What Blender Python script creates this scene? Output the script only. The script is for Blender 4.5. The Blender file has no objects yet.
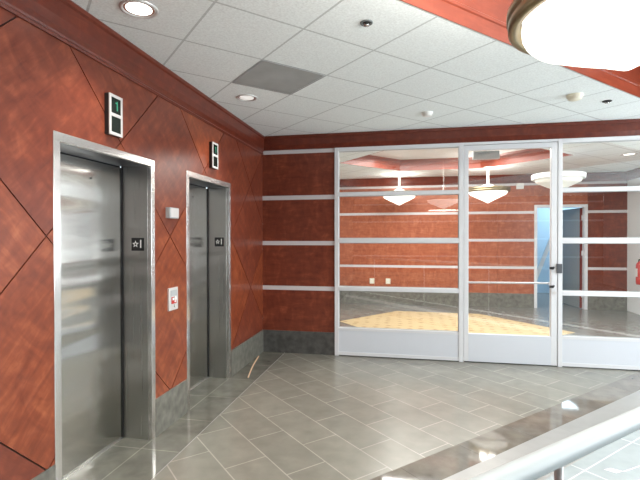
import bpy, math, random
from mathutils import Vector, Matrix
from mathutils.geometry import tessellate_polygon

random.seed(7)
SC = bpy.context.scene
COL = SC.collection
R2 = math.sqrt(0.5)

# ------------------------------------------------------------------ mesh helper
class MB:
    """collects faces (with uv, material slot, smooth flag); build() links ONE mesh object"""
    def __init__(self):
        self.v = []; self.f = []; self.uv = []; self.m = []; self.s = []

    def face(self, pts, mat=0, grain=None, smooth=False, off=(0, 0)):
        pts = [Vector(p) for p in pts]
        n = Vector((0, 0, 0))
        for i in range(1, len(pts) - 1):
            n += (pts[i] - pts[0]).cross(pts[i + 1] - pts[0])
        if n.length < 1e-12:
            return
        n.normalize()
        g = Vector(grain) if grain is not None else Vector((1, 0, 0))
        g = g - n * g.dot(n)
        if g.length < 1e-4:
            g = n.orthogonal()
        g.normalize(); b = n.cross(g)
        k = len(self.v)
        self.v += [tuple(p) for p in pts]
        self.f.append(list(range(k, k + len(pts))))
        self.uv.append([(p.dot(g) + off[0], p.dot(b) + off[1]) for p in pts])
        self.m.append(mat); self.s.append(smooth)

    def box(self, lo, hi, mat=0, grain=None, M=None):
        x0, y0, z0 = lo; x1, y1, z1 = hi
        if grain is None:
            d = (x1 - x0, y1 - y0, z1 - z0); i = d.index(max(d))
            grain = [(1, 0, 0), (0, 1, 0), (0, 0, 1)][i]
        c = [(x0, y0, z0), (x1, y0, z0), (x1, y1, z0), (x0, y1, z0), (x0, y0, z1), (x1, y0, z1), (x1, y1, z1), (x0, y1, z1)]
        if M is not None:
            c = [tuple(M @ Vector(p)) for p in c]; grain = tuple((M.to_3x3() @ Vector(grain)))
        off = (random.uniform(0, 9), random.uniform(0, 9))
        for q in ((3, 2, 1, 0), (4, 5, 6, 7), (0, 1, 5, 4), (1, 2, 6, 5), (2, 3, 7, 6), (3, 0, 4, 7)):
            self.face([c[i] for i in q], mat, grain, off=off)

    def prism(self, poly, a, b, axis='X', mat=0, grain=None, off=(0, 0), cap_a=True):
        """poly of 2-D points swept along axis from a to b"""
        def P(p, t):
            return {'X': (t, p[0], p[1]), 'Y': (p[0], t, p[1]), 'Z': (p[0], p[1], t)}[axis]
        area = sum(poly[i][0] * poly[(i + 1) % len(poly)][1] - poly[(i + 1) % len(poly)][0] * poly[i][1] for i in range(len(poly)))
        flip = (area < 0) ^ (axis == 'Y')
        pa = list(reversed(poly)) if flip else list(poly)
        self.face([P(p, b) for p in pa], mat, grain, off=off)
        if cap_a:
            self.face([P(p, a) for p in reversed(pa)], mat, grain, off=off)
        n = len(pa)
        for i in range(n):
            p, q = pa[i], pa[(i + 1) % n]
            self.face([P(p, a), P(q, a), P(q, b), P(p, b)], mat, grain, off=off)

    def lathe(self, prof, c, seg=32, mat=0, smooth=True, cap=False):
        """prof: list of (r, z) from top to bottom or bottom to top; around Z at c"""
        for i in range(len(prof) - 1):
            (r0, z0), (r1, z1) = prof[i], prof[i + 1]
            for k in range(seg):
                a0 = 2 * math.pi * k / seg; a1 = 2 * math.pi * (k + 1) / seg
                p = lambda r, z, a: (c[0] + r * math.cos(a), c[1] + r * math.sin(a), c[2] + z)
                q = [p(r0, z0, a0), p(r0, z0, a1), p(r1, z1, a1), p(r1, z1, a0)]
                if r0 < 1e-6: q = [q[0], q[2], q[3]]
                elif r1 < 1e-6: q = [q[0], q[1], q[2]]
                self.face(q, mat, smooth=smooth)

    def tube(self, pts, r, seg=14, mat=0, caps=True, grain=None):
        pts = [Vector(p) for p in pts]
        rings = []
        for i, p in enumerate(pts):
            d = (pts[min(i + 1, len(pts) - 1)] - pts[max(i - 1, 0)]).normalized()
            u = d.cross(Vector((0, 0, 1)))
            if u.length < 1e-3: u = d.cross(Vector((0, 1, 0)))
            u.normalize(); w = u.cross(d)
            rr = r[i] if isinstance(r, (list, tuple)) else r
            rings.append([p + (u * math.cos(2 * math.pi * k / seg) + w * math.sin(2 * math.pi * k / seg)) * rr for k in range(seg)])
        for i in range(len(rings) - 1):
            for k in range(seg):
                k2 = (k + 1) % seg
                self.face([rings[i][k2], rings[i][k], rings[i + 1][k], rings[i + 1][k2]], mat, grain, smooth=True)
        if caps:
            self.face(rings[0], mat); self.face(list(reversed(rings[-1])), mat)

    def disc(self, c, r, seg=24, mat=0, up=True):
        p = [(c[0] + r * math.cos(2 * math.pi * k / seg), c[1] + r * math.sin(2 * math.pi * k / seg), c[2]) for k in range(seg)]
        self.face(p if up else p[::-1], mat)

    def build(self, name, mats, parent=None, loc=None, merge=True, bevel=0):
        me = bpy.data.meshes.new(name)
        if loc is not None:
            L = Vector(loc); vv = [tuple(Vector(p) - L) for p in self.v]
        else:
            vv = self.v
        me.from_pydata(vv, [], self.f)
        ul = me.uv_layers.new(name='UVMap')
        k = 0
        for f in self.uv:
            for u in f:
                ul.data[k].uv = u; k += 1
        for p, m, s in zip(me.polygons, self.m, self.s):
            p.material_index = m; p.use_smooth = s
        for m in (mats if isinstance(mats, (list, tuple)) else [mats]):
            me.materials.append(m)
        if merge:
            import bmesh
            bm = bmesh.new(); bm.from_mesh(me)
            bmesh.ops.remove_doubles(bm, verts=bm.verts, dist=1e-5)
            bm.to_mesh(me); bm.free()
        o = bpy.data.objects.new(name, me); COL.objects.link(o)
        if loc is not None: o.location = loc
        if parent is not None:
            o.parent = parent
            if loc is None:
                o.matrix_parent_inverse = parent_world(parent).inverted()
        if bevel:
            b = o.modifiers.new('bevel', 'BEVEL'); b.width = bevel; b.segments = 2; b.limit_method = 'ANGLE'; b.angle_limit = 0.6
        return o

def parent_world(o):
    M = o.matrix_basis.copy()
    if o.parent is not None:
        M = parent_world(o.parent) @ o.matrix_parent_inverse @ M
    return M

def structure(o, label=None):
    o['kind'] = 'structure'
    if label: o['label'] = label
    return o

def tag(o, label, cat, group=None, kind=None):
    o['label'] = label; o['category'] = cat
    if group: o['group'] = group
    if kind: o['kind'] = kind
    return o

def empty(name, loc, label, cat, group=None):
    o = bpy.data.objects.new(name, None); COL.objects.link(o)
    o.location = loc; o.empty_display_size = 0.1
    return tag(o, label, cat, group)

def copy_tree(o, parent=None):
    c = o.copy(); COL.objects.link(c)
    if parent is not None: c.parent = parent
    for ch in list(o.children): copy_tree(ch, c)
    return c

def clip(poly, a, b, c):
    """keep the side a*x + b*y <= c"""
    out = []
    for i in range(len(poly)):
        p, q = poly[i], poly[(i + 1) % len(poly)]
        dp = a * p[0] + b * p[1] - c; dq = a * q[0] + b * q[1] - c
        if dp <= 0: out.append(p)
        if (dp < 0 < dq) or (dq < 0 < dp):
            t = dp / (dp - dq)
            out.append((p[0] + (q[0] - p[0]) * t, p[1] + (q[1] - p[1]) * t))
    return out

# ------------------------------------------------------------------ materials
def new_mat(name):
    m = bpy.data.materials.new(name); m.use_nodes = True
    nt = m.node_tree
    return m, nt, nt.nodes['Principled BSDF'], nt.nodes.new, nt.links.new

def plain(name, col, rough=0.5, metal=0.0, emit=None, strength=0, noise=0.0, nscale=30, bump=0.0):
    m, nt, b, N, L = new_mat(name)
    b.inputs['Base Color'].default_value = (*col, 1); b.inputs['Roughness'].default_value = rough
    b.inputs['Metallic'].default_value = metal
    if emit:
        b.inputs['Emission Color'].default_value = (*emit, 1); b.inputs['Emission Strength'].default_value = strength
    if noise or bump:
        tc = N('ShaderNodeTexCoord'); no = N('ShaderNodeTexNoise'); no.inputs['Scale'].default_value = nscale; no.inputs['Detail'].default_value = 4
        L(tc.outputs['Object'], no.inputs['Vector'])
        if noise:
            mx = N('ShaderNodeMix'); mx.data_type = 'RGBA'
            mx.inputs[6].default_value = (*[c * (1 - noise) for c in col], 1); mx.inputs[7].default_value = (*[min(1, c * (1 + noise)) for c in col], 1)
            L(no.outputs['Fac'], mx.inputs[0]); L(mx.outputs[2], b.inputs['Base Color'])
        if bump:
            bp = N('ShaderNodeBump'); bp.inputs['Strength'].default_value = bump; bp.inputs['Distance'].default_value = 0.01
            L(no.outputs['Fac'], bp.inputs['Height']); L(bp.outputs['Normal'], b.inputs['Normal'])
    return m

def wood(name, dark, mid, light, rough=0.28, figure=1.0):
    m, nt, b, N, L = new_mat(name)
    tc = N('ShaderNodeTexCoord')
    mp = N('ShaderNodeMapping'); mp.inputs['Scale'].default_value = (2.2, 9, 1); L(tc.outputs['UV'], mp.inputs['Vector'])
    n1 = N('ShaderNodeTexNoise'); n1.inputs['Scale'].default_value = 2.2; n1.inputs['Detail'].default_value = 7; n1.inputs['Roughness'].default_value = 0.62; n1.inputs['Distortion'].default_value = 0.5
    L(mp.outputs[0], n1.inputs['Vector'])
    mp2 = N('ShaderNodeMapping'); mp2.inputs['Scale'].default_value = (5.0, 2.2, 1); L(tc.outputs['UV'], mp2.inputs['Vector'])
    n2 = N('ShaderNodeTexNoise'); n2.inputs['Scale'].default_value = 2.0; n2.inputs['Detail'].default_value = 5; n2.inputs['Distortion'].default_value = 1.2
    L(mp2.outputs[0], n2.inputs['Vector'])
    mp3 = N('ShaderNodeMapping'); mp3.inputs['Scale'].default_value = (6, 130, 1); L(tc.outputs['UV'], mp3.inputs['Vector'])
    n3 = N('ShaderNodeTexNoise'); n3.inputs['Scale'].default_value = 2.0; n3.inputs['Detail'].default_value = 3
    L(mp3.outputs[0], n3.inputs['Vector'])
    a = N('ShaderNodeMath'); a.operation = 'MULTIPLY_ADD'; L(n1.outputs['Fac'], a.inputs[0]); a.inputs[1].default_value = 0.5
    s = N('ShaderNodeMath'); s.operation = 'MULTIPLY'; L(n2.outputs['Fac'], s.inputs[0]); s.inputs[1].default_value = 0.44 * figure
    L(s.outputs[0], a.inputs[2])
    a2 = N('ShaderNodeMath'); a2.operation = 'MULTIPLY_ADD'; L(n3.outputs['Fac'], a2.inputs[0]); a2.inputs[1].default_value = 0.08; L(a.outputs[0], a2.inputs[2])
    cr = N('ShaderNodeValToRGB'); e = cr.color_ramp.elements
    e[0].position = 0.34; e[0].color = (*dark, 1); e[1].position = 0.70; e[1].color = (*light, 1)
    k = cr.color_ramp.elements.new(0.53); k.color = (*mid, 1)
    L(a2.outputs[0], cr.inputs['Fac']); L(cr.outputs['Color'], b.inputs['Base Color'])
    b.inputs['Roughness'].default_value = rough
    b.inputs['Specular IOR Level'].default_value = 0.45
    bp = N('ShaderNodeBump'); bp.inputs['Strength'].default_value = 0.05; bp.inputs['Distance'].default_value = 0.01
    L(a2.outputs[0], bp.inputs['Height']); L(bp.outputs['Normal'], b.inputs['Normal'])
    return m

def tiles(name, c1, c2, mortar, width, row, rot, loc, msize, rough, offset=0.5, vein=0.5, rough_var=0.0, bump=0.15, spec=0.5):
    m, nt, b, N, L = new_mat(name)
    tc = N('ShaderNodeTexCoord'); mp = N('ShaderNodeMapping')
    mp.inputs['Rotation'].default_value = (0, 0, rot); mp.inputs['Location'].default_value = (loc[0], loc[1], 0)
    L(tc.outputs['Object'], mp.inputs['Vector'])
    br = N('ShaderNodeTexBrick'); br.offset = offset; br.offset_frequency = 2; br.squash = 1
    br.inputs['Scale'].default_value = 1; br.inputs['Brick Width'].default_value = width; br.inputs['Row Height'].default_value = row
    br.inputs['Mortar Size'].default_value = msize; br.inputs['Mortar Smooth'].default_value = 0.1; br.inputs['Bias'].default_value = 0
    br.inputs['Color1'].default_value = (*c1, 1); br.inputs['Color2'].default_value = (*c2, 1); br.inputs['Mortar'].default_value = (*mortar, 1)
    L(mp.outputs[0], br.inputs['Vector'])
    n = N('ShaderNodeTexNoise'); n.inputs['Scale'].default_value = 7; n.inputs['Detail'].default_value = 4; n.inputs['Roughness'].default_value = 0.5; n.inputs['Distortion'].default_value = 0.2
    mo = N('ShaderNodeMapping'); mo.name = 'NoiseShift'; mo.inputs['Location'].default_value = (0.31, 0.17, 0.43); mo.inputs['Rotation'].default_value = (0.4, 0.3, 0.2)
    L(tc.outputs['Object'], mo.inputs['Vector']); L(mo.outputs[0], n.inputs['Vector'])
    mr = N('ShaderNodeMapRange'); mr.inputs['From Min'].default_value = 0.2; mr.inputs['From Max'].default_value = 0.8
    mr.inputs['To Min'].default_value = 1 - vein; mr.inputs['To Max'].default_value = 1 + vein * 0.7
    L(n.outputs['Fac'], mr.inputs['Value'])
    mx = N('ShaderNodeVectorMath'); mx.operation = 'SCALE'; L(br.outputs['Color'], mx.inputs[0]); L(mr.outputs[0], mx.inputs['Scale'])
    L(mx.outputs[0], b.inputs['Base Color'])
    b.inputs['Roughness'].default_value = rough; b.inputs['Specular IOR Level'].default_value = spec
    if rough_var:
        mr2 = N('ShaderNodeMapRange'); mr2.inputs['From Min'].default_value = 0.2; mr2.inputs['From Max'].default_value = 0.8
        mr2.inputs['To Min'].default_value = rough - rough_var; mr2.inputs['To Max'].default_value = rough + rough_var
        L(n.outputs['Fac'], mr2.inputs['Value']); L(mr2.outputs[0], b.inputs['Roughness'])
    if bump:
        inv = N('ShaderNodeMath'); inv.operation = 'SUBTRACT'; inv.inputs[0].default_value = 1; L(br.outputs['Fac'], inv.inputs[1])
        bp = N('ShaderNodeBump'); bp.inputs['Strength'].default_value = bump; bp.inputs['Distance'].default_value = 0.004
        L(inv.outputs[0], bp.inputs['Height']); L(bp.outputs['Normal'], b.inputs['Normal'])
    return m

ANR = 0.0
def steel(name, base, rough, wav=0.03):
    m, nt, b, N, L = new_mat(name)
    b.inputs['Metallic'].default_value = 1
    tc = N('ShaderNodeTexCoord'); mp = N('ShaderNodeMapping'); mp.inputs['Scale'].default_value = (60, 60, 0.4); L(tc.outputs['Object'], mp.inputs['Vector'])
    n = N('ShaderNodeTexNoise'); n.inputs['Scale'].default_value = 1.5; n.inputs['Detail'].default_value = 3; L(mp.outputs[0], n.inputs['Vector'])
    mr = N('ShaderNodeMapRange'); mr.inputs['To Min'].default_value = rough * 0.93; mr.inputs['To Max'].default_value = rough * 1.07
    L(n.outputs['Fac'], mr.inputs['Value']); L(mr.outputs[0], b.inputs['Roughness'])
    cr = N('ShaderNodeMix'); cr.data_type = 'RGBA'; cr.inputs[6].default_value = (*[c * 0.97 for c in base], 1); cr.inputs[7].default_value = (*base, 1)
    L(n.outputs['Fac'], cr.inputs[0]); L(cr.outputs[2], b.inputs['Base Color'])
    b.inputs['Anisotropic'].default_value = 0.85; b.inputs['Anisotropic Rotation'].default_value = ANR
    tg = N('ShaderNodeTangent'); tg.direction_type = 'RADIAL'; tg.axis = 'Z'; L(tg.outputs[0], b.inputs['Tangent'])
    if wav:
        mp2 = N('ShaderNodeMapping'); mp2.inputs['Scale'].default_value = (0.8, 0.8, 3.4); L(tc.outputs['Object'], mp2.inputs['Vector'])
        n2 = N('ShaderNodeTexNoise'); n2.inputs['Scale'].default_value = 1.2; n2.inputs['Detail'].default_value = 1; L(mp2.outputs[0], n2.inputs['Vector'])
        bp = N('ShaderNodeBump'); bp.inputs['Strength'].default_value = wav; bp.inputs['Distance'].default_value = 0.3
        L(n2.outputs['Fac'], bp.inputs['Height']); L(bp.outputs['Normal'], b.inputs['Normal'])
    return m

def glass_pane(name, refl=1.0):
    m = bpy.data.materials.new(name); m.use_nodes = True
    nt = m.node_tree; nt.nodes.clear(); N = nt.nodes.new; L = nt.links.new
    out = N('ShaderNodeOutputMaterial'); tr = N('ShaderNodeBsdfTransparent'); tr.inputs['Color'].default_value = (0.96, 0.975, 0.97, 1)
    gl = N('ShaderNodeBsdfGlossy'); gl.inputs['Roughness'].default_value = 0.0; gl.inputs['Color'].default_value = (1, 1, 1, 1)
    fr = N('ShaderNodeFresnel'); fr.inputs['IOR'].default_value = 1.5
    mu = N('ShaderNodeMath'); mu.operation = 'MULTIPLY'; mu.use_clamp = True; L(fr.outputs[0], mu.inputs[0]); mu.inputs[1].default_value = 3.0 * refl
    mx = N('ShaderNodeMixShader'); L(mu.outputs[0], mx.inputs[0]); L(tr.outputs[0], mx.inputs[1]); L(gl.outputs[0], mx.inputs[2])
    L(mx.outputs[0], out.inputs['Surface'])
    return m

WOOD = wood('cherry veneer', (0.135, 0.026, 0.012), (0.23, 0.052, 0.021), (0.37, 0.105, 0.043), 0.28)
WOOD_B = wood('shaded and dark cherry veneer', (0.11, 0.022, 0.013), (0.18, 0.041, 0.021), (0.29, 0.078, 0.038), 0.28)  # darker copy: back wall's weaker light in the colour; also darker left-wall panels
WOOD_FAR = wood('far lit cherry panel', (0.25, 0.058, 0.026), (0.37, 0.105, 0.048), (0.52, 0.19, 0.10), 0.38)  # lighter copy of the cherry, the far room's stronger light in its colour
WOOD_TRIM = wood('cherry moulding', (0.085, 0.015, 0.008), (0.13, 0.024, 0.012), (0.20, 0.042, 0.02), 0.28)
WOOD_COFFER = wood('cherry coffer boards', (0.24, 0.045, 0.022), (0.34, 0.07, 0.034), (0.44, 0.105, 0.05), 0.3, 0.4)
GROOVE = plain('groove shadow', (0.03, 0.01, 0.007), 0.8)
STRIPE = plain('silver laminate strip', (0.62, 0.60, 0.61), 0.32, 0.0, noise=0.03)
FRAME = plain('white enamel frame', (0.70, 0.71, 0.73), 0.35, noise=0.02, nscale=6)
KICK = plain('pale grey kick panel', (0.64, 0.67, 0.72), 0.42, noise=0.02, nscale=4)
GASKET = plain('dark gasket', (0.03, 0.03, 0.03), 0.6)
STONE = plain('grey base stone', (0.15, 0.145, 0.122), 0.3, noise=0.85, nscale=14)
STONE_B = plain('dark grey base stone', (0.075, 0.074, 0.070), 0.3, noise=0.85, nscale=14)
STEEL = steel('brushed stainless', (0.62, 0.615, 0.58), 0.17, 0.10)
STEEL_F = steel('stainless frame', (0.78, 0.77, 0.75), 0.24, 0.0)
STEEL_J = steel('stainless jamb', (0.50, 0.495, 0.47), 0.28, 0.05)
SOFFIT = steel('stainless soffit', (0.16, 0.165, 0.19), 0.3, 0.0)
GLASS = glass_pane('clear glass', 1.0)
BLACK = plain('black plastic', (0.012, 0.012, 0.013), 0.35)
WHITE = plain('white paint', (0.78, 0.78, 0.76), 0.6, noise=0.02)
WHITEWALL = plain('white wall paint', (0.74, 0.76, 0.76), 0.7, noise=0.02)
PLASTIC = plain('white plastic', (0.80, 0.80, 0.77), 0.4)
CREAM = plain('cream plastic', (0.78, 0.74, 0.60), 0.4)
BRONZE = plain('antique bronze', (0.30, 0.24, 0.14), 0.35, 0.9, noise=0.15)
CHROME = plain('polished reflector', (0.85, 0.84, 0.82), 0.12, 1.0)
GREY = plain('grey enamel', (0.42, 0.44, 0.45), 0.4)
DGREY = plain('dark grey paint', (0.16, 0.18, 0.18), 0.45, noise=0.05)
SILVER = plain('satin silver plastic', (0.66, 0.65, 0.64), 0.35, 0.3)
SCREEN = plain('dark display glass', (0.006, 0.012, 0.009), 0.15)
GREEN = plain('green display segment', (0.03, 0.22, 0.13), 0.5, emit=(0.15, 1.0, 0.5), strength=0.05)
RED = plain('red enamel', (0.48, 0.03, 0.025), 0.3)
LOCK = plain('dark lock steel', (0.09, 0.095, 0.105), 0.4, noise=0.05)
LEAFGREY = plain('grey door paint', (0.27, 0.28, 0.27), 0.45, noise=0.05)
REDWOOD = plain('dark red edge', (0.16, 0.02, 0.015), 0.5)
BLUEWALL = plain('wall tinted daylight blue', (0.42, 0.58, 0.70), 0.6)  # blue of the daylight put into the wall paint
LAMP = plain('lit opal glass', (0.9, 0.9, 0.86), 0.3, emit=(1.0, 0.97, 0.90), strength=1.5)
LAMP_FAR = plain('lit opal glass bowl', (0.9, 0.9, 0.86), 0.3, emit=(1.0, 0.97, 0.90), strength=1.6)
LAMP_DIM = plain('dim opal glass bowl', (0.82, 0.82, 0.76), 0.35, emit=(1.0, 0.97, 0.88), strength=0.22)  # weak glow of its own, dimmer than the other bowls
BULB = plain('downlight lens', (0.9, 0.9, 0.9), 0.2, emit=(1.0, 0.97, 0.92), strength=2.2)
BULB_DIM = plain('faint downlight lens', (0.8, 0.8, 0.8), 0.2, emit=(1.0, 0.97, 0.92), strength=0.5)
RAILMAT = plain('white coated handrail', (0.42, 0.475, 0.49), 0.5, noise=0.06, nscale=14)
LETTER = plain('white lettering', (0.85, 0.85, 0.83), 0.5)
STICK = plain('raw pine strip', (0.72, 0.50, 0.33), 0.6, noise=0.1)
CEIL = tiles('acoustic ceiling tile', (0.87, 0.925, 0.925), (0.85, 0.905, 0.905), (0.56, 0.60, 0.60), 0.6115, 0.6115, math.radians(45), (0, 0), 0.008, 0.85, 0.0, 0.16, bump=0.25, spec=0.2)
# ceiling grid origin at (0.862, 3.311)
CEIL.node_tree.nodes['Mapping'].inputs['Location'].default_value = (-(0.862 - 3.311) * R2, -(0.862 + 3.311) * R2, 0)
nz = CEIL.node_tree.nodes['Noise Texture']; nz.inputs['Scale'].default_value = 70
FLOOR = tiles('grey stone floor tile', (0.262, 0.255, 0.215), (0.232, 0.227, 0.192), (0.40, 0.385, 0.33), 0.609, 0.3155, math.radians(45), (1.8 - 0.3045, -2.224), 0.0048, 0.27, 0.5, 0.17, 0.0, spec=0.75)
FLOOR_B = tiles('polished border stone', (0.19, 0.186, 0.155), (0.165, 0.162, 0.137), (0.33, 0.315, 0.265), 0.56, 0.4, math.radians(90), (-3.15, 0.0), 0.004, 0.045, 0.0, 0.35, spec=0.7)
FLOOR_D = tiles('polished diagonal border stone', (0.215, 0.195, 0.16), (0.19, 0.175, 0.15), (0.13, 0.12, 0.10), 0.609, 5.0, math.radians(-45), (0.1, 1.0), 0.003, 0.05, 0.0, 0.4, spec=0.8)
FLOOR_S = tiles('pale grey walkway strip', (0.34, 0.34, 0.33), (0.32, 0.32, 0.31), (0.3, 0.3, 0.29), 0.9, 5.0, math.radians(-45), (0.3, 1.0), 0.003, 0.3, 0.0, 0.1)
FLOOR_W = tiles('white walkway tile', (0.43, 0.485, 0.50), (0.41, 0.465, 0.48), (0.72, 0.75, 0.75), 0.74, 0.74, math.radians(45), (0.10, -0.13), 0.005, 0.25, 0.0, 0.12)
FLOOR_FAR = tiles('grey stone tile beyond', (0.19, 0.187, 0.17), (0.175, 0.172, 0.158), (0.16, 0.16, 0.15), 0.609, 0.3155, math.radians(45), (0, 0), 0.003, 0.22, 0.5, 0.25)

def carpet_mat():
    m, nt, b, N, L = new_mat('tan patterned carpet')
    tc = N('ShaderNodeTexCoord'); v = N('ShaderNodeTexVoronoi'); v.inputs['Scale'].default_value = 5; v.inputs['Randomness'].default_value = 0.25; L(tc.outputs['Object'], v.inputs['Vector'])
    n = N('ShaderNodeTexNoise'); n.inputs['Scale'].default_value = 40; n.inputs['Detail'].default_value = 3; L(tc.outputs['Object'], n.inputs['Vector'])
    a = N('ShaderNodeMath'); a.operation = 'MULTIPLY_ADD'; L(n.outputs['Fac'], a.inputs[0]); a.inputs[1].default_value = 0.25; L(v.outputs['Distance'], a.inputs[2])
    cr = N('ShaderNodeValToRGB'); e = cr.color_ramp.elements
    e[0].position = 0.24; e[0].color = (0.28, 0.19, 0.085, 1); e[1].position = 0.42; e[1].color = (0.45, 0.34, 0.185, 1)
    L(a.outputs[0], cr.inputs[0]); L(cr.outputs[0], b.inputs['Base Color']); b.inputs['Roughness'].default_value = 0.9
    return m
CARPET = carpet_mat()

# ------------------------------------------------------------------ dimensions (metres)
D = 5.888          # back partition plane
H = 2.981          # ceiling
YF = 10.6          # far wood wall
XR = 6.61          # far room's right wall
XE = 8.4           # right wall of the lobby
YB = -4.5          # wall behind the camera
E1 = (2.173, 3.199); E2 = (3.715, 4.741)   # elevator frame outer y ranges
ZT = 2.204         # elevator frame top
FW = 0.051         # frame face width
DEP = -0.235       # recess
STR = [(2.735, 2.789), (2.104, 2.164), (1.482, 1.54), (0.865, 0.924)]
BASE = 0.305

# ------------------------------------------------------------------ floor (one mesh, zones by material)
fl = MB()
def zone(poly, mat, half):
    for h in half:
        poly = clip(poly, *h)
        if len(poly) < 3: return
    area = sum(poly[i][0] * poly[(i + 1) % len(poly)][1] - poly[(i + 1) % len(poly)][0] * poly[i][1] for i in range(len(poly)))
    if area < 0: poly = poly[::-1]
    fl.face([(p[0], p[1], 0) for p in poly], mat)
near = [(0.320, YB), (XE, YB), (XE, D), (0.320, D)]
zone([(0.315, YB), (0.320, YB), (0.320, D), (0.315, D)], 3, [])
# t = y - x
zone(near, 0, [(1, -1, -1.18)])
zone(near, 2, [(1, -1, -0.80), (-1, 1, 1.18)])
zone(near, 3, [(1, -1, -0.27), (-1, 1, 0.80)])
zone(near, 4, [(1, -1, 0.22), (-1, 1, 0.27)])
zone(near, 6, [(1, -1, 0.62), (-1, 1, -0.22)])  # white strip added mostly out of view, to mirror as a streak in the glass
zone(near, 4, [(1, -1, 0.9), (-1, 1, -0.62)])
zone(near, 5, [(1, -1, 1.6), (-1, 1, -0.9)])  # darker strip added for contrast between the mirrored streaks
zone(near, 6, [(1, -1, 1.8), (-1, 1, -1.6)])  # second white strip added out of view for the glass to mirror
zone(near, 5, [(-1, 1, -1.8)])
zone([(0, YB), (0.315, YB), (0.315, D), (0, D)], 1, [])
for a, b in (E1, E2):
    zone([(DEP - 0.03, a + 0.02), (0, a + 0.02), (0, b - 0.02), (DEP - 0.03, b - 0.02)], 1, [])
zone([(-0.6, D), (XR, D), (XR, YF), (-0.6, YF)], 5, [])
zone([(4.4, YF), (7.2, YF), (7.2, 13.6), (4.4, 13.6)], 5, [])
# white diamond inlay with ray lines, seen past the handrail
for cx, cy in ((3.345, 3.335),):
    pts = [(0.07, 0.004), (0.004, 0.034), (-0.05, 0.006), (0.012, -0.03)]
    fl.face([(cx + p[0], cy + p[1], 0.0008) for p in pts], 6)
    fl.face([(cx + .07, cy - .004, .0008), (cx + .45, cy + .262, .0008), (cx + .45, cy + .274, .0008), (cx + .07, cy + .008, .0008)], 6)
floor = structure(fl.build('floor', [FLOOR, FLOOR_B, FLOOR_D, FLOOR_S, FLOOR_W, FLOOR_FAR, LETTER]))

# ------------------------------------------------------------------ ceiling with two coffer openings
def st(s, t): return ((s - t) * R2, (s + t) * R2)     # s along (1,1), t along (-1,1)
near_coffer = [st(0.2, 0.500), st(0.2, -2.3), st(6.7, -2.3), st(6.7, 0.500)]
far_coffer = [(0.72, 8.24), (1.75, 7.02), (3.55, 7.02), (4.75, 8.23), (3.43, 9.44), (1.82, 9.46)]
outer = [(-0.6, YB), (XE, YB), (XE, D), (7.2, D), (7.2, 13.6), (-0.6, 13.6)]
ce = MB()
loops = [outer, near_coffer, far_coffer]
flat = [p for l in loops for p in l]
for tri in tessellate_polygon([[Vector((p[0], p[1], 0)) for p in l] for l in loops]):
    q = [flat[i] for i in tri]
    ar = (q[1][0] - q[0][0]) * (q[2][1] - q[0][1]) - (q[1][1] - q[0][1]) * (q[2][0] - q[0][0])
    if ar > 0: q = q[::-1]
    ce.face([(p[0], p[1], H) for p in q], 0)
ceiling = structure(ce.build('ceiling', [CEIL]))

def coffer(poly, name, depth, label, woodmat):
    m = MB(); n = len(poly)
    ar = sum(poly[i][0] * poly[(i + 1) % n][1] - poly[(i + 1) % n][0] * poly[i][1] for i in range(n))
    P = poly if ar > 0 else poly[::-1]
    c = Vector((sum(p[0] for p in P) / n, sum(p[1] for p in P) / n))
    def ring(d):
        out = []
        for i in range(n):
            p0, p1, p2 = Vector(P[i - 1]), Vector(P[i]), Vector(P[(i + 1) % n])
            e1 = (p1 - p0).normalized(); e2 = (p2 - p1).normalized()
            n1 = Vector((-e1.y, e1.x)); n2 = Vector((-e2.y, e2.x))
            b = (n1 + n2); b = b / b.dot(n1)
            out.append(p1 + b * d)
        return out
    prof = [(0.0, H - 0.003), (0.004, H - 0.003), (0.004, H + 0.10), (0.016, H + 0.105), (0.016, H + 0.125), (0.012, H + 0.13), (0.012, H + depth - 0.04), (0.06, H + depth)]
    for (d0, z0), (d1, z1) in zip(prof[:-1], prof[1:]):
        r0, r1 = ring(d0), ring(d1)
        for i in range(n):
            j = (i + 1) % n
            g = (P[j][0] - P[i][0], P[j][1] - P[i][1], 0)
            m.face([(*r0[j], z0), (*r0[i], z0), (*r1[i], z1), (*r1[j], z1)], 0, g)
    r = ring(0.06)
    m.face([(*p, H + depth) for p in reversed(r)], 1)
    o = m.build(name, [woodmat, WHITE]); structure(o, label)
    return o
coffer(near_coffer, 'trim_1', 0.42, 'red wood boards lining the diagonal ceiling recess above the hanging lamp', WOOD_COFFER)
coffer(far_coffer, 'trim_2', 0.22, 'red wood boards lining the ceiling recess beyond the glass', WOOD_COFFER)

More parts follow.
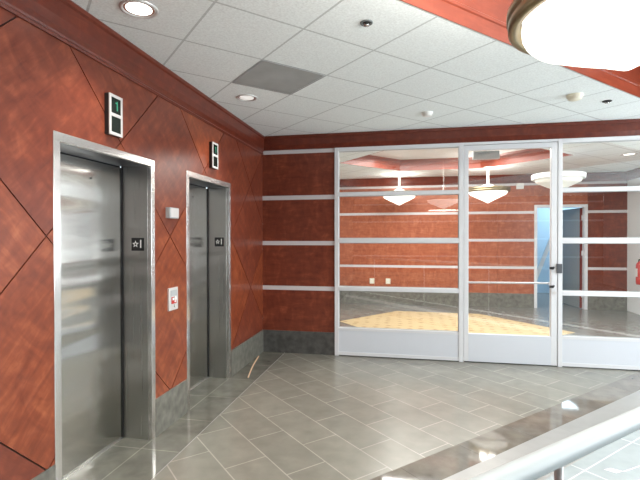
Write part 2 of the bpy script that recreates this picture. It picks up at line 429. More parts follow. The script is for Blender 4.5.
# ------------------------------------------------------------------ left wall: diamond veneer panels with grooves
wl = MB()
rects = [(YB, E1[0] + .01, 0.0, 2.74), (E1[0] + .01, E1[1] - .01, ZT - .01, 2.74), (E1[1] - .01, E2[0] + .01, 0.0, 2.74), (E2[0] + .01, E2[1] - .01, ZT - .01, 2.74), (E2[1] - .01, D, 0.0, 2.74)]
G = 0.004
U0, W0, SP = 5.04, -0.52, 1.312
for (ya, yb, za, zb) in rects:
    wl.box((-0.06, ya, za), (-0.010, yb, zb), 1)
    for i in range(-8, 4):
        for j in range(-8, 8):
            u0, u1 = U0 + i * SP, U0 + (i + 1) * SP
            w0, w1 = W0 + j * SP, W0 + (j + 1) * SP
            g = G * 1.414
            poly = [(ya, max(za, 0.29)), (yb, max(za, 0.29)), (yb, zb), (ya, zb)]
            for h in ((1, 1, u1 - g), (-1, -1, -(u0 + g)), (-1, 1, w1 - g), (1, -1, -(w0 + g))):
                poly = clip(poly, *h)
                if len(poly) < 3: break
            if len(poly) < 3: continue
            rr = random.Random(i * 31 + j * 7 + 5)
            par = (i + j) % 2
            grain = (0, 1, 1) if par else (0, 1, -1)
            wl.prism(poly, -0.012, 0.0, 'X', 0 if rr.random() < 0.6 else 2, grain, (rr.uniform(0, 20), rr.uniform(0, 20)), cap_a=False)
wl.box((-0.06, YB, 2.74), (-0.010, D, H), 1)
wall_left = structure(wl.build('wall_left', [WOOD, GROOVE, WOOD_B], merge=False))

# stone base along the left wall
bl = MB()
for a, b in ((YB, E1[0]), (E1[1], E2[0]), (E2[1], D)):
    bl.box((-0.01, a, 0), (0.008, b, BASE), 0)
structure(bl.build('baseboard_left', [STONE], bevel=0.002))

# crown moulding (left, then back)
def crown(name, poly, axis, a, b, label):
    m = MB(); m.prism(poly, a, b, axis, 0, {'X': (1, 0, 0), 'Y': (0, 1, 0)}[axis])
    return structure(m.build(name, [WOOD_TRIM]), label)
crown('trim_3', [(-0.02, 2.735), (0.012, 2.735), (0.016, 2.752), (0.006, 2.762), (0.010, 2.775), (0.026, 2.80), (0.034, 2.85), (0.036, 2.94), (0.05, 2.95), (0.052, 2.972), (0.046, H), (-0.02, H)], 'Y', YB, D, 'cherry crown moulding along the elevator wall')
crown('trim_4', [(D + .04, 2.789), (D - .02, 2.789), (D - .022, 2.80), (D - .034, 2.85), (D - .036, 2.94), (D - .05, 2.95), (D - .052, 2.972), (D - .046, H), (D + .04, H)], 'X', 0.0, XE, 'cherry crown moulding above the glass partition')

# ------------------------------------------------------------------ back wall wood panels with silver strips
def strip_wall(m, axis, c, a, b, face, seams=()):
    """wood boards between strips; the front face sits at coordinate c, facing -Y"""
    zs = [BASE - 0.01] + [z for s in reversed(STR) for z in s]
    cuts = [a] + list(seams) + [b]
    for k in range(0, len(zs) - 1, 2):
        z0, z1 = zs[k], zs[k + 1]
        for x0, x1 in zip(cuts[:-1], cuts[1:]):
            m.box((x0 + (0.0015 if x0 != a else 0), c, z0), (x1 - (0.0015 if x1 != b else 0), c + 0.02, z1), 0, (1, 0, 0))
    for z0, z1 in STR:
        m.box((a, c + 0.004, z0 - .001), (b, c + 0.02, z1 + .001), 1)
    m.box((a, c + 0.02, 0), (b, c + 0.06, H), 2)
wb = MB(); strip_wall(wb, 'X', D, 0.0, 1.015, -1)
structure(wb.build('wall_back', [WOOD_B, STRIPE, GROOVE], merge=False), 'near cherry panel bay with silver strips between corner and glass')
bb = MB(); bb.box((0.0, D - 0.008, 0), (1.015, D + .01, BASE), 0)
structure(bb.build('baseboard_back', [STONE_B], bevel=0.002))

# ------------------------------------------------------------------ glazed partition
def part(mb, name, mats, parent, label=None, bevel=0):
    o = mb.build(name, mats, parent, bevel=bevel)
    if label: o['label'] = label
    return o
def anchor(name, loc, label):
    o = bpy.data.objects.new(name, None); COL.objects.link(o); o.location = loc; o.empty_display_size = .1
    o['kind'] = 'structure'; o['label'] = label
    return o
YA, YZ = D - 0.02, D + 0.06       # frame front and back
RAILS = [(2.140, 2.190), (1.515, 1.577), (0.876, 0.930)]
def glazing(name, x0, x1, jl, jr, label):
    root = anchor(name, ((x0 + x1) / 2, D, 0), label)
    for lo, hi in ((x0, x0 + jl), (x1 - jr, x1)):
        m = MB(); m.box((lo, YA, 0), (hi, YZ, 2.789), 0); part(m, 'frame_post', [FRAME], root, bevel=.003)
    m = MB(); m.box((x0 + jl, YA, 2.742), (x1 - jr, YZ, 2.789), 0); part(m, 'frame_head', [FRAME], root, bevel=.003)
    for z0, z1 in RAILS:
        m = MB(); m.box((x0 + jl, YA, z0), (x1 - jr, YZ, z1), 0); part(m, 'frame_rail', [FRAME], root, bevel=.003)
    m = MB(); m.box((x0 + jl, YA + .008, 0.055), (x1 - jr, YZ - .008, 0.345), 0)
    part(m, 'kick_panel', [KICK], root)
    m = MB(); m.box((x0 + jl, YA, 0.012), (x1 - jr, YZ, 0.055), 0); m.box((x0 + jl, YA + .01, 0), (x1 - jr, YZ - .01, 0.012), 1)
    m.box((x0 + jl, YA, 0.345), (x1 - jr, YZ, 0.377), 0)
    part(m, 'frame_sill', [FRAME, GASKET], root)
    zs = [0.377] + [z for r in reversed(RAILS) for z in r] + [2.742]
    for k in range(0, len(zs), 2):
        m = MB(); z0, z1 = zs[k], zs[k + 1]
        m.face([(x0 + jl, D + .02, z0), (x1 - jr, D + .02, z0), (x1 - jr, D + .02, z1), (x0 + jl, D + .02, z1)], 0)
        part(m, 'glass_pane', [GLASS], root)
        g = 0.007; m = MB(); a, b = x0 + jl, x1 - jr
        m.box((a, D + .012, z0), (a + g, D + .03, z1), 0); m.box((b - g, D + .012, z0), (b, D + .03, z1), 0)
        m.box((a + g, D + .012, z1 - g), (b - g, D + .03, z1), 0); m.box((a + g, D + .012, z0), (b - g, D + .03, z0 + g), 0)
        part(m, 'glazing_gasket', [GREY], root)
    return root
glazing('window_1', 1.015, 2.676, 0.055, 0.057, 'white framed glazing bay left of the glass door')
glazing('window_2', 3.781, 6.0, 0.051, 0.055, 'white framed glazing bay right of the glass door')
glazing('window_3', 6.0, XE, 0.04, 0.05, 'white framed glazing bay at the end of the partition')

d1 = anchor('door_1', (3.22, D, 0), 'white framed glass door between two glazing bays')
m = MB(); m.box((2.676, YA, 2.757), (3.781, YZ, 2.789), 0); part(m, 'frame_head', [FRAME], d1, bevel=.003)
DX0, DX1 = 2.681, 3.776
for lo, hi in ((DX0, 2.736), (3.706, DX1)):
    m = MB(); m.box((lo, YA + .006, 0.012), (hi, YZ - .012, 2.752), 0); part(m, 'door_stile', [FRAME], d1, bevel=.003)
m = MB(); m.box((2.736, YA + .006, 2.690), (3.706, YZ - .012, 2.752), 0); part(m, 'door_rail', [FRAME], d1, bevel=.003)
m = MB(); m.box((2.736, YA + .006, 0.012), (3.706, YZ - .012, 0.362), 0); part(m, 'kick_panel', [KICK], d1, bevel=.003)
m = MB(); m.face([(2.736, D + .02, .362), (3.706, D + .02, .362), (3.706, D + .02, 2.69), (2.736, D + .02, 2.69)], 0); part(m, 'glass_pane', [GLASS], d1)
m = MB(); m.box((2.69, YA + .01, 0), (3.77, YZ - .01, .012), 0); part(m, 'door_sweep', [GASKET], d1)
m = MB(); m.tube([(2.728, D + .085, 1.005), (3.715, D + .085, 1.012)], .013)
for x in (2.722, 3.72): m.box((x - .012, D + .04, .99), (x + .012, D + .10, 1.027), 0)
part(m, 'push_bar', [FRAME], d1, 'white bar across the far side of the door')
for z in (1.215, 0.99):
    m = MB(); m.tube([(3.70, D - .075, z - .006), (3.735, D - .012, z)], .015, 10); m.box((3.672, D - .085, z - .018), (3.715, D - .06, z + .012), 0)
    part(m, 'handle_mount', [BLACK], d1, 'black handle mount')
m = MB(); m.box((3.765, YA - .014, 1.149), (3.825, YA + .004, 1.262), 0); part(m, 'lock_plate', [LOCK], d1, 'grey lock strike plate', bevel=.002)
m = MB(); m.tube([(3.745, YA - .006, .905), (3.745, YA + .02, .905)], .019, 14); part(m, 'lock_cylinder', [SILVER], d1, 'silver key cylinder')
cl = MB(); cl.box((2.80, YZ - .012, 2.585), (3.12, YZ + .055, 2.685), 0); cl.box((2.94, YZ + .055, 2.66), (2.975, YZ + .075, 2.70), 0)
part(cl, 'door_closer', [GREY], d1, 'grey box of the door closer', bevel=.004)

# ------------------------------------------------------------------ elevators
def elevator(y0, y1, label):
    root = empty('elevator_entrance', (0, (y0 + y1) / 2, 0), label, 'elevator door', 'elevator entrances in the cherry wall')
    yi, yj = y0 + FW, y1 - FW; zi = ZT - FW
    for a, b, c in ((y0, yi, 0), (yj, y1, 1)):
        m = MB(); m.box((-.03, a, 0), (.005, b, ZT - FW), 0); part(m, 'frame_post', [STEEL_F], root, bevel=.002)
        m = MB()
        if c == 0: m.box((DEP - .01, a + .01, 0), (-.03, yi, zi), 0)
        else: m.box((DEP - .01, yj, 0), (-.03, b - .01, zi), 0)
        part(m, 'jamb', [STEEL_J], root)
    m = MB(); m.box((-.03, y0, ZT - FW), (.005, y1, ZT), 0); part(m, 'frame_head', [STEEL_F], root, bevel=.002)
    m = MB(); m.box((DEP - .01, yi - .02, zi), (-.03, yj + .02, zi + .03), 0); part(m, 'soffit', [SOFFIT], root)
    m = MB(); m.box((DEP - .045, yi - .02, .010), (DEP - .015, yj - .006, zi - .008), 0)
    part(m, 'door_panel', [STEEL], root)
    m = MB(); m.box((DEP - .08, yi - .03, 0), (DEP - .05, yj + .03, zi + .03), 0); m.box((DEP - .014, yj - .015, 0.009), (DEP - .006, yj + .004, zi), 0); part(m, 'gap_shade', [BLACK], root, 'black strip and backing put in as the shade of the door gap')  # solid black strip and backing stand in for shade in the gap
    m = MB(); m.box((DEP - .05, yi, 0.0), (DEP + .004, yj, 0.008), 0); part(m, 'threshold', [STEEL_F], root)
    m = MB(); yk = y0 + .62; m.tube([(DEP - .016, yk, 2.02), (DEP - .011, yk, 2.02)], .007, 12); part(m, 'key_hole', [BLACK], root, 'small black key hole near the top of the door')
    return root
elevator(*E1, 'larger-looking stainless elevator doorway, the first one, left of the call button panel')
elevator(*E2, 'stainless elevator doorway right of the call button panel, nearer the glass partition')

def text_mesh(body, size):
    cu = bpy.data.curves.new('t', 'FONT'); cu.body = body; cu.size = size; cu.extrude = 0.0008; cu.align_x = 'CENTER'; cu.align_y = 'CENTER'
    o = bpy.data.objects.new('t', cu); COL.objects.link(o)
    dg = bpy.context.evaluated_depsgraph_get(); me = bpy.data.meshes.new_from_object(o.evaluated_get(dg))
    bpy.data.objects.remove(o); return me

def floor_sign(yj, label):
    root = empty('floor_sign', (-0.112, yj, 1.541), label, 'sign', 'black floor number plates on the elevator jambs')
    m = MB(); m.box((-.167, yj - .004, 1.49), (-.057, yj, 1.592), 0); part(m, 'plate', [BLACK], root, bevel=.0015)
    # star then numeral, raised white
    m = MB(); c = (-.130, 1.542)
    pts = []
    for k in range(10):
        r = .029 if k % 2 == 0 else .0125; a = math.pi / 2 + k * math.pi / 5
        pts.append((c[0] + r * math.cos(a), c[1] + r * math.sin(a)))
    for k in range(10):
        m.face([(c[0], yj - .0055, c[1]), (pts[k][0], yj - .0055, pts[k][1]), (pts[(k + 1) % 10][0], yj - .0055, pts[(k + 1) % 10][1])], 0)
    # inner dark star gives the outlined star of the plate
    for k in range(10):
        q = [(c[0] + (p[0] - c[0]) * .52, c[1] + (p[1] - c[1]) * .52) for p in (pts[k], pts[(k + 1) % 10])]
        m.face([(c[0], yj - .0058, c[1]), (q[0][0], yj - .0058, q[0][1]), (q[1][0], yj - .0058, q[1][1])], 1)
    o = part(m, 'star', [LETTER, BLACK], root)
    me = text_mesh('1', .092); me.materials.clear(); me.materials.append(LETTER)
    t = bpy.data.objects.new('numeral', me); COL.objects.link(t); t.parent = root
    t.location = (.027, -.0055, 0); t.rotation_euler = (math.pi / 2, 0, 0)
    return root
floor_sign(E1[1] - FW, 'black plate with star and 1 on the jamb of the nearer elevator')
floor_sign(E2[1] - FW, 'black plate with star and 1 on the jamb of the elevator nearest the glass')

# hall position indicators above each elevator
def lantern(yc, z0, z1, label):
    root = empty('elevator_indicator', (0, yc, z0), label, 'indicator', 'floor indicators above the elevators')
    y0, y1 = yc - .069, yc + .069
    m = MB(); m.box((-.004, y0, z0), (.032, y1, z1), 0); part(m, 'housing', [BLACK], root, bevel=.002)
    m = MB(); zm = (z0 + z1) / 2
    fr = .020
    X0, X1 = .032, .038
    m.box((X0, y0, z0), (X1, y0 + fr, z1)); m.box((X0, y1 - fr, z0), (X1, y1, z1))
    for a, b in ((z0, z0 + fr), (zm - .011, zm + .011), (z1 - fr, z1)): m.box((X0, y0 + fr, a), (X1, y1 - fr, b))
    part(m, 'faceplate', [SILVER], root)
    for k, (a, b) in enumerate(((zm + .011, z1 - fr), (z0 + fr, zm - .011))):
        m = MB(); m.box((X0, y0 + fr, a), (X0 + .004, y1 - fr, b)); s = part(m, 'display', [SCREEN], root)
        if k == 0:
            m = MB(); yq = yc + .006; zq = (a + b) / 2
            m.box((X0 + .004, yq, zq - .03), (X0 + .006, yq + .011, zq + .032)); m.box((X0 + .004, yq - .012, zq + .014), (X0 + .006, yq, zq + .024))
            part(m, 'numeral', [GREEN], s, 'green lit numeral 1')
    return root
lantern(2.682, 2.285, 2.557, 'silver floor indicator with two dark displays above the nearer elevator, left of call panel')
lantern(4.265, 2.301, 2.565, 'silver floor indicator with two dark displays above the elevator nearest the glass partition')

# small silver box and the call panel between the elevators
b0 = empty('wall_sensor', (0, 3.49, 1.755), 'small square silver sensor box on cherry wall above the call panel', 'sensor')
m = MB(); m.box((-.004, 3.366, 1.755), (.040, 3.512, 1.846), 0); part(m, 'housing', [GREY], b0, bevel=.004)
m = MB(); m.box((.040, 3.378, 1.763), (.044, 3.506, 1.840), 0); part(m, 'front_cover', [SILVER], b0, bevel=.002)
cp = empty('call_panel', (0, 3.466, .975), 'silver elevator call panel with small red and grey notice between the elevators', 'button panel')
m = MB(); m.box((-.004, 3.392, .975), (.014, 3.540, 1.165), 0); part(m, 'plate', [SILVER], cp, bevel=.003)
m = MB(); m.box((.014, 3.416, 1.095), (.017, 3.516, 1.145)); part(m, 'notice', [GREY], cp, 'grey notice field')
m = MB(); m.box((.014, 3.429, 1.03), (.017, 3.509, 1.088)); part(m, 'warning_field', [RED], cp, 'red notice field')
m = MB(); m.box((.017, 3.442, 1.06), (.0185, 3.469, 1.08)); m.box((.017, 3.474, 1.04), (.0185, 3.499, 1.055)); part(m, 'warning_mark', [LETTER], cp)
for z in (1.075, 1.01):
    m = MB(); m.tube([(.014, 3.484, z), (.026, 3.484, z)], .017, 16); m2 = part(m, 'button', [PLASTIC if z > 1.05 else SILVER], cp)

# wooden strip on the floor by the base stone
m = MB()
import itertools
pa, pb = Vector((0.205, 4.75, 0.0)), Vector((0.03, 5.62, 0.0))
dirv = (pb - pa).normalized(); nv = Vector((dirv.y, -dirv.x, 0))
N_ = 8
rows = []
for k in range(N_ + 1):
    t = k / N_; p = pa.lerp(pb, t) + nv * (-0.012 * math.sin(math.pi * t)); w = .006
    rows.append([p - nv * w, p + nv * w, p + nv * w + Vector((0, 0, .012)), p - nv * w + Vector((0, 0, .012))])
for k in range(N_):
    for i in range(4):
        j = (i + 1) % 4
        m.face([rows[k][i], rows[k][j], rows[k + 1][j], rows[k + 1][i]], 0, dirv)
m.face(rows[0][::-1], 0); m.face(rows[-1], 0)
tag(m.build('wood_strip', [STICK]), 'thin pale wood strip lying on the floor beside the base stone near the corner', 'strip')

# ------------------------------------------------------------------ ceiling fixtures
def downlight(x, y, r, label, lens=None):
    root = empty('recessed_downlight', (x, y, H), label, 'ceiling light', 'recessed ceiling downlights')
    m = MB(); m.lathe([(r, .004), (r, -.006), (r - .012, -.010), (r - .022, -.004), (r - .022, .0)], (x, y, H), 32); part(m, 'trim_ring', [SILVER], root)
    m = MB(); m.lathe([(r - .022, -.003), (r * .62, -.0012), (r*.55, -.001)], (x, y, H), 32); part(m, 'reflector', [CHROME], root)
    m = MB(); m.lathe([(r * .68, -.0035), (r * .3, -.009), (0, -.011)], (x, y, H), 24); part(m, 'lens', [lens or BULB], root)
    return root
downlight(.377, 2.43, .112, 'large recessed downlight in the ceiling tile above the nearer elevator')
downlight(.407, 4.185, .105, 'recessed downlight in the tile beside the dark air vent, above farther elevator', BULB_DIM)
downlight(5.64, 8.33, .12, 'recessed downlight in the ceiling beyond the right glazing bay')

v = empty('air_vent', (.862, 3.311, H), 'dark grey perforated return air vent panel filling one ceiling tile', 'air vent')
m = MB()
def gp(i, j): return (.862 + (i + j) * .6115 * R2, 3.311 + (i - j) * .6115 * R2)
q = [gp(.03, -.03), gp(.97, -.03), gp(.97, -.97), gp(.03, -.97)]
VENT = plain('grey perforated metal', (0.42, 0.445, 0.44), 0.55, 0.1, noise=0.25, nscale=5)
m.face([(p[0], p[1], H - .003) for p in q], 0); m.face([(p[0], p[1], H - .003) for p in q[::-1]], 0)
part(m, 'panel', [VENT], v)
m = MB()
qo = [gp(0.005, -.005), gp(.995, -.005), gp(.995, -.995), gp(.005, -.995)]
for k in range(4):
    a, b, c, d = qo[k], qo[(k + 1) % 4], q[(k + 1) % 4], q[k]
    m.face([(a[0], a[1], H - .006), (b[0], b[1], H - .006), (c[0], c[1], H - .006), (d[0], d[1], H - .006)], 0)
part(m, 'frame', [GREY], v)

def sprinkler(x, y, r, label, dark):
    root = empty('sprinkler_head', (x, y, H), label, 'sprinkler', 'sprinkler heads in the ceiling')
    m = MB(); m.lathe([(r, .004), (r * .96, -.007), (r * .7, -.007), (r * .68, -.002)], (x, y, H), 24); part(m, 'escutcheon', [dark], root)
    m = MB(); m.lathe([(r * .68, .004), (r * .66, -.0025), (0, -.002)], (x, y, H), 20); part(m, 'recess', [BLACK], root)
    m = MB(); m.lathe([(.008, -.003), (.008, -.016), (.020, -.018), (.020, -.021), (0, -.022)], (x, y, H), 12); part(m, 'deflector', [CHROME], root)
sprinkler(1.713, 2.872, .042, 'dark ringed sprinkler head in the ceiling tile nearest the diagonal wood recess', DGREY)
sprinkler(3.975, 5.015, .045, 'small dark sprinkler head in the ceiling right of the cream smoke detector', BLACK)

def detector(x, y, r, h, label, mat):
    root = empty('smoke_detector', (x, y, H), label, 'smoke detector', 'smoke detectors on the ceiling')
    m = MB(); m.lathe([(r, .004), (r, -h * .35), (r * .96, -h * .45), (r*.9, -h * .5)], (x, y, H), 28); part(m, 'base', [mat], root)
    m = MB(); m.lathe([(r * .86, -h * .4), (r * .84, -h * .8), (r * .6, -h), (0, -h * 1.03)], (x, y, H), 28); part(m, 'sensor_cap', [mat], root)
detector(2.19, 5.08, .062, .045, 'small white smoke detector on the ceiling above the left glazing bay', PLASTIC)
detector(3.58, 4.74, .075, .05, 'cream smoke detector on the ceiling near the glass door and wood recess', CREAM)

# ------------------------------------------------------------------ pendant lamps
def pendant(x, y, tip, r, depth, top, label, lampmat, stemr, segs=48, rimmat=None):
    root = empty('pendant_lamp', (x, y, tip), label, 'pendant lamp', 'bowl shaped pendant lamps')
    zr = tip + depth
    prof = [(r * .84, 0.012), (r * .855, -.01), (r * .865, -.05), (r * .86, -.075), (r * .835, -.095), (r * .79, -.112), (r * .72, -.125), (r * .5, -.128 - (depth - .128) * .306), (r * .25, -.128 - (depth - .128) * .653), (.015, -depth * .99), (0, -depth)]
    m = MB(); m.lathe(prof, (x, y, zr), segs); part(m, 'glass_bowl', [lampmat], root)
    m = MB(); m.lathe([(r * .90, .03), (r * .97, .03), (r * 1.0, .015), (r * 1.0, -.012), (r * .985, -.017), (r * .985, -.024), (r * .99, -.028), (r * .985, -.052), (r * .95, -.060), (r * .90, -.055), (r * .90, .03)], (x, y, zr), segs); part(m, 'rim', [rimmat or BRONZE], root)
    m = MB(); m.lathe([(r * .93, .03), (r * .4, .05), (stemr * 1.8, .10)], (x, y, zr), segs); part(m, 'top_cover', [WHITE], root)
    m = MB(); m.tube([(x, y, zr + .09), (x, y, top - .02)], stemr, 14); part(m, 'stem', [PLASTIC], root)
    m = MB(); m.lathe([(0, -.03), (stemr * 2.2, -.028), (stemr * 2.6, -.01), (stemr * 2.8, 0)], (x, y, top), 20); part(m, 'canopy', [PLASTIC], root)
    return root
pendant(2.75, 1.79, 2.20, .402, .25, H + .42, 'largest glowing white bowl lamp with bronze rim hanging under the near wood recess', LAMP, .012, 96)
pendant(1.80, 9.98, 2.29, .405, .265, H, 'glowing bowl lamp seen through the left glazing bay, by the far wood wall', LAMP_FAR, .027)
pendant(3.55, 9.30, 2.26, .42, .275, H, 'glowing bowl lamp seen through the glass door panes below the door closer', LAMP_FAR, .027)
pendant(4.48, 8.14, 2.355, .415, .265, H, 'dimmer white bowl lamp seen behind the right stile of the glass door', LAMP_DIM, .008, 48, PLASTIC)

# ------------------------------------------------------------------ far room
wf = MB()
SEAMS = [-.1, 1.48, 2.63, 3.98]
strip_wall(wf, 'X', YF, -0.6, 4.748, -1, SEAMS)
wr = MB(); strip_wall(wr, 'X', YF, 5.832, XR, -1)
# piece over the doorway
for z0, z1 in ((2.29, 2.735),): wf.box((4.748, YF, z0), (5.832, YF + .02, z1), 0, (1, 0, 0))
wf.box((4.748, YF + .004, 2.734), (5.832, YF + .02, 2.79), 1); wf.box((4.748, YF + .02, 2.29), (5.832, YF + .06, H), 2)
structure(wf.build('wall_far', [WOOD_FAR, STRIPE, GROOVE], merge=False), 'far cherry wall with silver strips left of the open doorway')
structure(wr.build('wall_far.001', [WOOD_B, STRIPE, GROOVE], merge=False), 'far cherry wall bay between the open doorway and the white wall')
m = MB(); m.box((-.6, YF - .008, 0), (4.748, YF + .005, .315)); m.box((5.832, YF - .008, 0), (XR, YF + .005, .315)); structure(m.build('baseboard_far', [STONE]))
m = MB(); m.box((XR, D + .06, 0), (XR + .1, YF + .06, H)); structure(m.build('wall_right', [WHITEWALL]), 'white wall with the fire extinguisher beyond the glass')
m = MB(); m.box((-.7, D + .06, 0), (-.6, YF + .06, H)); structure(m.build('wall_west', [WHITEWALL]))
crown('trim_5', [(YF + .04, 2.789), (YF - .02, 2.789), (YF - .034, 2.85), (YF - .036, 2.94), (YF - .05, 2.95), (YF - .046, H), (YF + .04, H)], 'X', -.6, XR, 'cherry crown moulding on the far wall')
crown('trim_6', [(XR + .04, 2.789), (XR - .02, 2.789), (XR - .034, 2.85), (XR - .036, 2.94), (XR - .05, 2.95), (XR - .046, H), (XR + .04, H)], 'Y', D + .06, YF, 'cherry crown moulding on the white wall beyond the glass')

# carpet inset below the far recess
m = MB()
cpoly = [(0.72, 8.24), (1.75, 7.02), (3.55, 7.02), (4.70, 8.0), (3.43, 9.55), (1.75, 9.6)]
m.prism(cpoly, 0.0, 0.006, 'Z', 0)
tag(m.build('carpet', [CARPET]), 'tan patterned carpet inset on the floor beyond the glass', 'carpet')

# far doorway with open leaf
d2 = anchor('door_2', (5.29, YF, 0), 'white framed open doorway in the far cherry wall')
for lo, hi in ((4.748, 4.812), (5.768, 5.832)):
    m = MB(); m.box((lo, YF - .02, 0), (hi, YF + .14, 2.235)); part(m, 'frame_post', [FRAME], d2, bevel=.003)
m = MB(); m.box((4.748, YF - .02, 2.235), (5.832, YF + .14, 2.297)); part(m, 'frame_head', [FRAME], d2, bevel=.003)
Mt = Matrix.Translation((5.765, YF + .12, 0)) @ Matrix.Rotation(math.radians(97), 4, 'Z')
m = MB(); m.box((0, 0, .01), (.93, .045, 2.225), 0, M=Mt); leaf = part(m, 'door_leaf', [LEAFGREY], d2, 'dark grey open door leaf')
m = MB(); m.box((0, -.004, .01), (.004, .05, 2.225), 0, M=Mt @ Matrix.Translation((-.006, 0, 0))); part(m, 'leaf_edge', [REDWOOD], leaf, 'dark red edge of the open leaf')
for z in (.25, 1.17, 1.95):
    m = MB(); m.box((5.748, YF + .07, z), (5.77, YF + .125, z + .11)); part(m, 'hinge', [FRAME], d2)
# corridor behind
m = MB(); m.box((4.3, 13.5, 0), (7.2, 13.6, H)); m.box((4.3, YF + .06, 0), (4.4, 13.5, H)); m.box((7.1, YF + .06, 0), (7.2, 13.5, H)); structure(m.build('wall_corridor', [BLUEWALL]), 'wall tinted with daylight blue through the open doorway')
m = MB()
Ms = Matrix.Translation((5.22, 12.4, .35)) @ Matrix.Rotation(math.radians(-70), 4, 'Y')
m.box((0, 0, -.04), (1.9, .05, .05), 0, M=Ms)
m.box((-.10, 0, -.35), (.02, .06, .06), 0, M=Matrix.Translation((5.22, 12.4, .35)))
tag(m.build('corridor_brace', [WHITE]), 'white slanting beam inside the blue room behind the open doorway', 'beam')

# small things on the far wall
for x, lab in ((1.15, 'cream power outlet on the far wood wall, left one of the pair'), (1.53, 'cream power outlet on the far wood wall, right one of the pair')):
    o = empty('power_outlet', (x, YF, .54), lab, 'outlet', 'outlets on the far wood wall')
    m = MB(); m.box((x - .055, YF - .014, .475), (x + .055, YF, .605)); part(m, 'cover_plate', [CREAM], o, bevel=.003)
    m = MB()
    for z in (.513, .567): m.box((x - .018, YF - .017, z - .018), (x + .018, YF - .013, z + .018))
    part(m, 'socket', [PLASTIC], o)
o = empty('alarm_box', (4.44, YF, 2.73), 'small white alarm box high on the far wood wall left of the doorway', 'alarm')
m = MB(); m.box((4.37, YF - .06, 2.655), (4.52, YF + .004, 2.785)); part(m, 'housing', [PLASTIC], o, bevel=.006)
m = MB(); m.box((4.39, YF - .066, 2.69), (4.50, YF - .058, 2.73)); part(m, 'lens', [FRAME], o)

fe = empty('fire_extinguisher', (XR, 9.80, .66), 'red fire extinguisher hung on the white wall beyond the right glazing bay', 'fire extinguisher')
fx, fy = XR - .10, 9.80
m = MB(); m.lathe([(0, .64), (.08, .642), (.088, .66), (.09, .70), (.09, 1.02), (.08, 1.06), (.05, 1.09), (.032, 1.10), (.03, 1.115), (0, 1.115)], (fx, fy, 0), 24); part(m, 'cylinder', [RED], fe)
m = MB(); m.tube([(fx, fy, 1.11), (fx, fy, 1.16)], .022, 12); part(m, 'valve', [CHROME], fe)
m = MB(); m.box((fx - .012, fy - .10, 1.17), (fx + .012, fy + .03, 1.185)); m.box((fx - .012, fy - .09, 1.135), (fx + .012, fy + .02, 1.148)); part(m, 'lever', [BLACK], fe)
m = MB(); m.tube([(fx, fy + .03, 1.14), (fx, fy + .085, 1.13), (fx, fy + .115, 1.06), (fx, fy + .105, .92), (fx, fy + .098, .82)], [.011, .011, .011, .011, .016], 10); part(m, 'hose', [BLACK], fe)
m = MB(); m.box((fx - .0925, fy - .05, .80), (fx - .088, fy + .05, .96)); part(m, 'instruction_label', [PLASTIC], fe, 'white label on the red cylinder')
m = MB(); m.box((XR - .012, fy - .03, .72), (XR + .004, fy + .03, 1.12)); part(m, 'bracket', [GREY], fe)

# ------------------------------------------------------------------ handrail in front of the camera
hr = empty('handrail', (2.35, 1.27, 0), 'white rounded handrail running diagonally across the bottom right corner', 'handrail')
def rp(x, z): return (x, 1.046 + (x - 2.134) * .9228, z)   # rail line on the plan
m = MB(); m.tube([rp(0.9, 1.028), rp(2.0, 1.028), rp(3.2, 1.028), rp(4.6, 1.028)], .0275, 28); part(m, 'rail', [RAILMAT], hr)
for x in (1.13, 2.36, 3.59):
    m = MB(); m.tube([rp(x, 0.01), rp(x, 1.01)], .011, 12); p_ = part(m, 'post', [SILVER], hr)
    m = MB(); m.lathe([(.05, 0), (.05, .008), (.02, .014), (.012, .03)], rp(x, 0), 20); part(m, 'foot_plate', [SILVER], p_)

# ------------------------------------------------------------------ the rest of the lobby behind the camera
def window_wall(name, axis, c, a, b, holes, label, mat):
    m = MB(); z0, z1 = 0.5, 2.7
    def bx(u0, u1, w0, w1):
        if axis == 'X': m.box((c, u0, w0), (c + .1, u1, w1))
        else: m.box((u0, c - .1, w0), (u1, c, w1))
    bx(a, b, 0, z0); bx(a, b, z1, H)
    e = a
    for h0, h1 in holes:
        bx(e, h0, z0, z1); e = h1
    bx(e, b, z0, z1)
    structure(m.build(name, [mat]), label)
window_wall('wall_east', 'X', XE, YB, D, [(-.9, 2.0), (2.3, 5.2)], 'white lobby wall with tall window openings', WHITEWALL)
m = MB()
zs = [BASE] + [z for q_ in reversed(STR) for z in q_]
for k in range(0, len(zs) - 1, 2): m.box((-.1, YB - .02, zs[k]), (XE, YB, zs[k + 1]), 0, (1, 0, 0))
for z0, z1 in STR: m.box((-.1, YB - .02, z0), (XE, YB - .004, z1), 1)
m.box((-.1, YB - .02, 0), (XE, YB + .004, BASE), 3)
m.box((-.1, YB - .1, 0), (XE, YB - .02, H), 2)
structure(m.build('wall_rear', [WOOD_B, STRIPE, GROOVE, STONE], merge=False), 'cherry wall with silver strips behind the camera')

# ------------------------------------------------------------------ light
w = bpy.data.worlds.new('sky'); SC.world = w; w.use_nodes = True
bg = w.node_tree.nodes['Background']; bg.inputs['Color'].default_value = (0.80, 0.92, 1.0, 1); bg.inputs['Strength'].default_value = 3.0

def light(name, kind, loc, energy, color=(1, 1, 1), **kw):
    d = bpy.data.lights.new(name, kind); d.energy = energy; d.color = color
    for k, v_ in kw.items():
        if k not in ('aim',): setattr(d, k, v_)
    o = bpy.data.objects.new(name, d); COL.objects.link(o); o.location = loc
    if 'aim' in kw:
        o.rotation_euler = (Vector(kw['aim']) - Vector(loc)).to_track_quat('-Z', 'Y').to_euler()
    return o
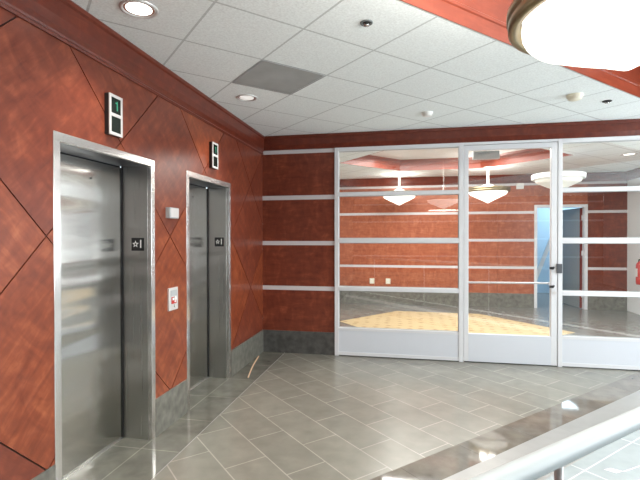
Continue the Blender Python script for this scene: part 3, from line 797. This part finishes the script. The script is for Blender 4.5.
# daylight through the window openings
for i, y in enumerate((.55, 3.75)):
    light('daylight', 'AREA', (XE - .05, y, 1.6), 165, (0.90, 0.96, 1.0), shape='RECTANGLE', size=2.6, size_y=2.1, aim=(0, y, 1.2))
# pendant lamps light the recess and the ceiling
light('lamp_glow', 'AREA', (2.76, 1.79, 2.56), 70, (1, .95, .87), shape='DISK', size=.7, aim=(2.76, 1.79, 5))
light('lamp_glow', 'AREA', (2.76, 1.79, 2.17), 12, (1, .95, .87), shape='DISK', size=.7, aim=(2.76, 1.79, 0))
for s_ in (1.2, 5.6):
    x, y = st(s_, -1.0); light('recess_fill', 'AREA', (x, y, H + .40), 40, (1, .95, .87), shape='DISK', size=.6, aim=(x, y, 0))  # added fill lamps up in the near recess, no fitting modelled
light('lamp_glow', 'POINT', (1.8, 9.98, 2.80), 14, (1, .95, .87), shadow_soft_size=.15)
light('lamp_glow', 'POINT', (3.55, 9.3, 2.78), 14, (1, .95, .87), shadow_soft_size=.15)
light('far_recess_fill', 'AREA', (2.6, 8.1, H + .17), 190, (1, .97, .93), shape='RECTANGLE', size=2.2, size_y=1.6, aim=(2.6, 8.1, 0))  # added fill lamp inside the far recess, apart from the pendants
light('far_ceiling_fill', 'AREA', (5.5, 6.4, H - .02), 110, (.92, .97, 1), shape='RECTANGLE', size=1.2, size_y=.5, aim=(5.5, 6.4, 0))  # added fill lamp on the unseen part of the far ceiling
light('corridor_day', 'AREA', (6.2, 12.4, 2.8), 70, (.72, .88, 1), shape='RECTANGLE', size=1.5, size_y=1.5, aim=(5.2, 12.9, 0))
for x, y in ((.377, 2.43), (.407, 4.185)):
    light('downlight_beam', 'SPOT', (x, y, H - .03), 55, (1, .93, .84), spot_size=math.radians(110), spot_blend=.8, shadow_soft_size=.06, aim=(x + .02, y, 0))

# ------------------------------------------------------------------ camera
cam = bpy.data.cameras.new('camera'); co = bpy.data.objects.new('camera', cam); COL.objects.link(co)
cam.sensor_width = 36; cam.lens = 442.654 / 640 * 36; cam.clip_start = .02
co.location = (1.97, 0, 1.6); co.rotation_euler = (math.radians(90 - .445), math.radians(0.08), math.radians(11.122))
SC.camera = co
SC.view_settings.view_transform = 'Standard'; SC.view_settings.look = 'None'; SC.view_settings.exposure = 0.05
SC.cycles.max_bounces = 10; SC.cycles.transparent_max_bounces = 12
SC.cycles.use_denoising = True
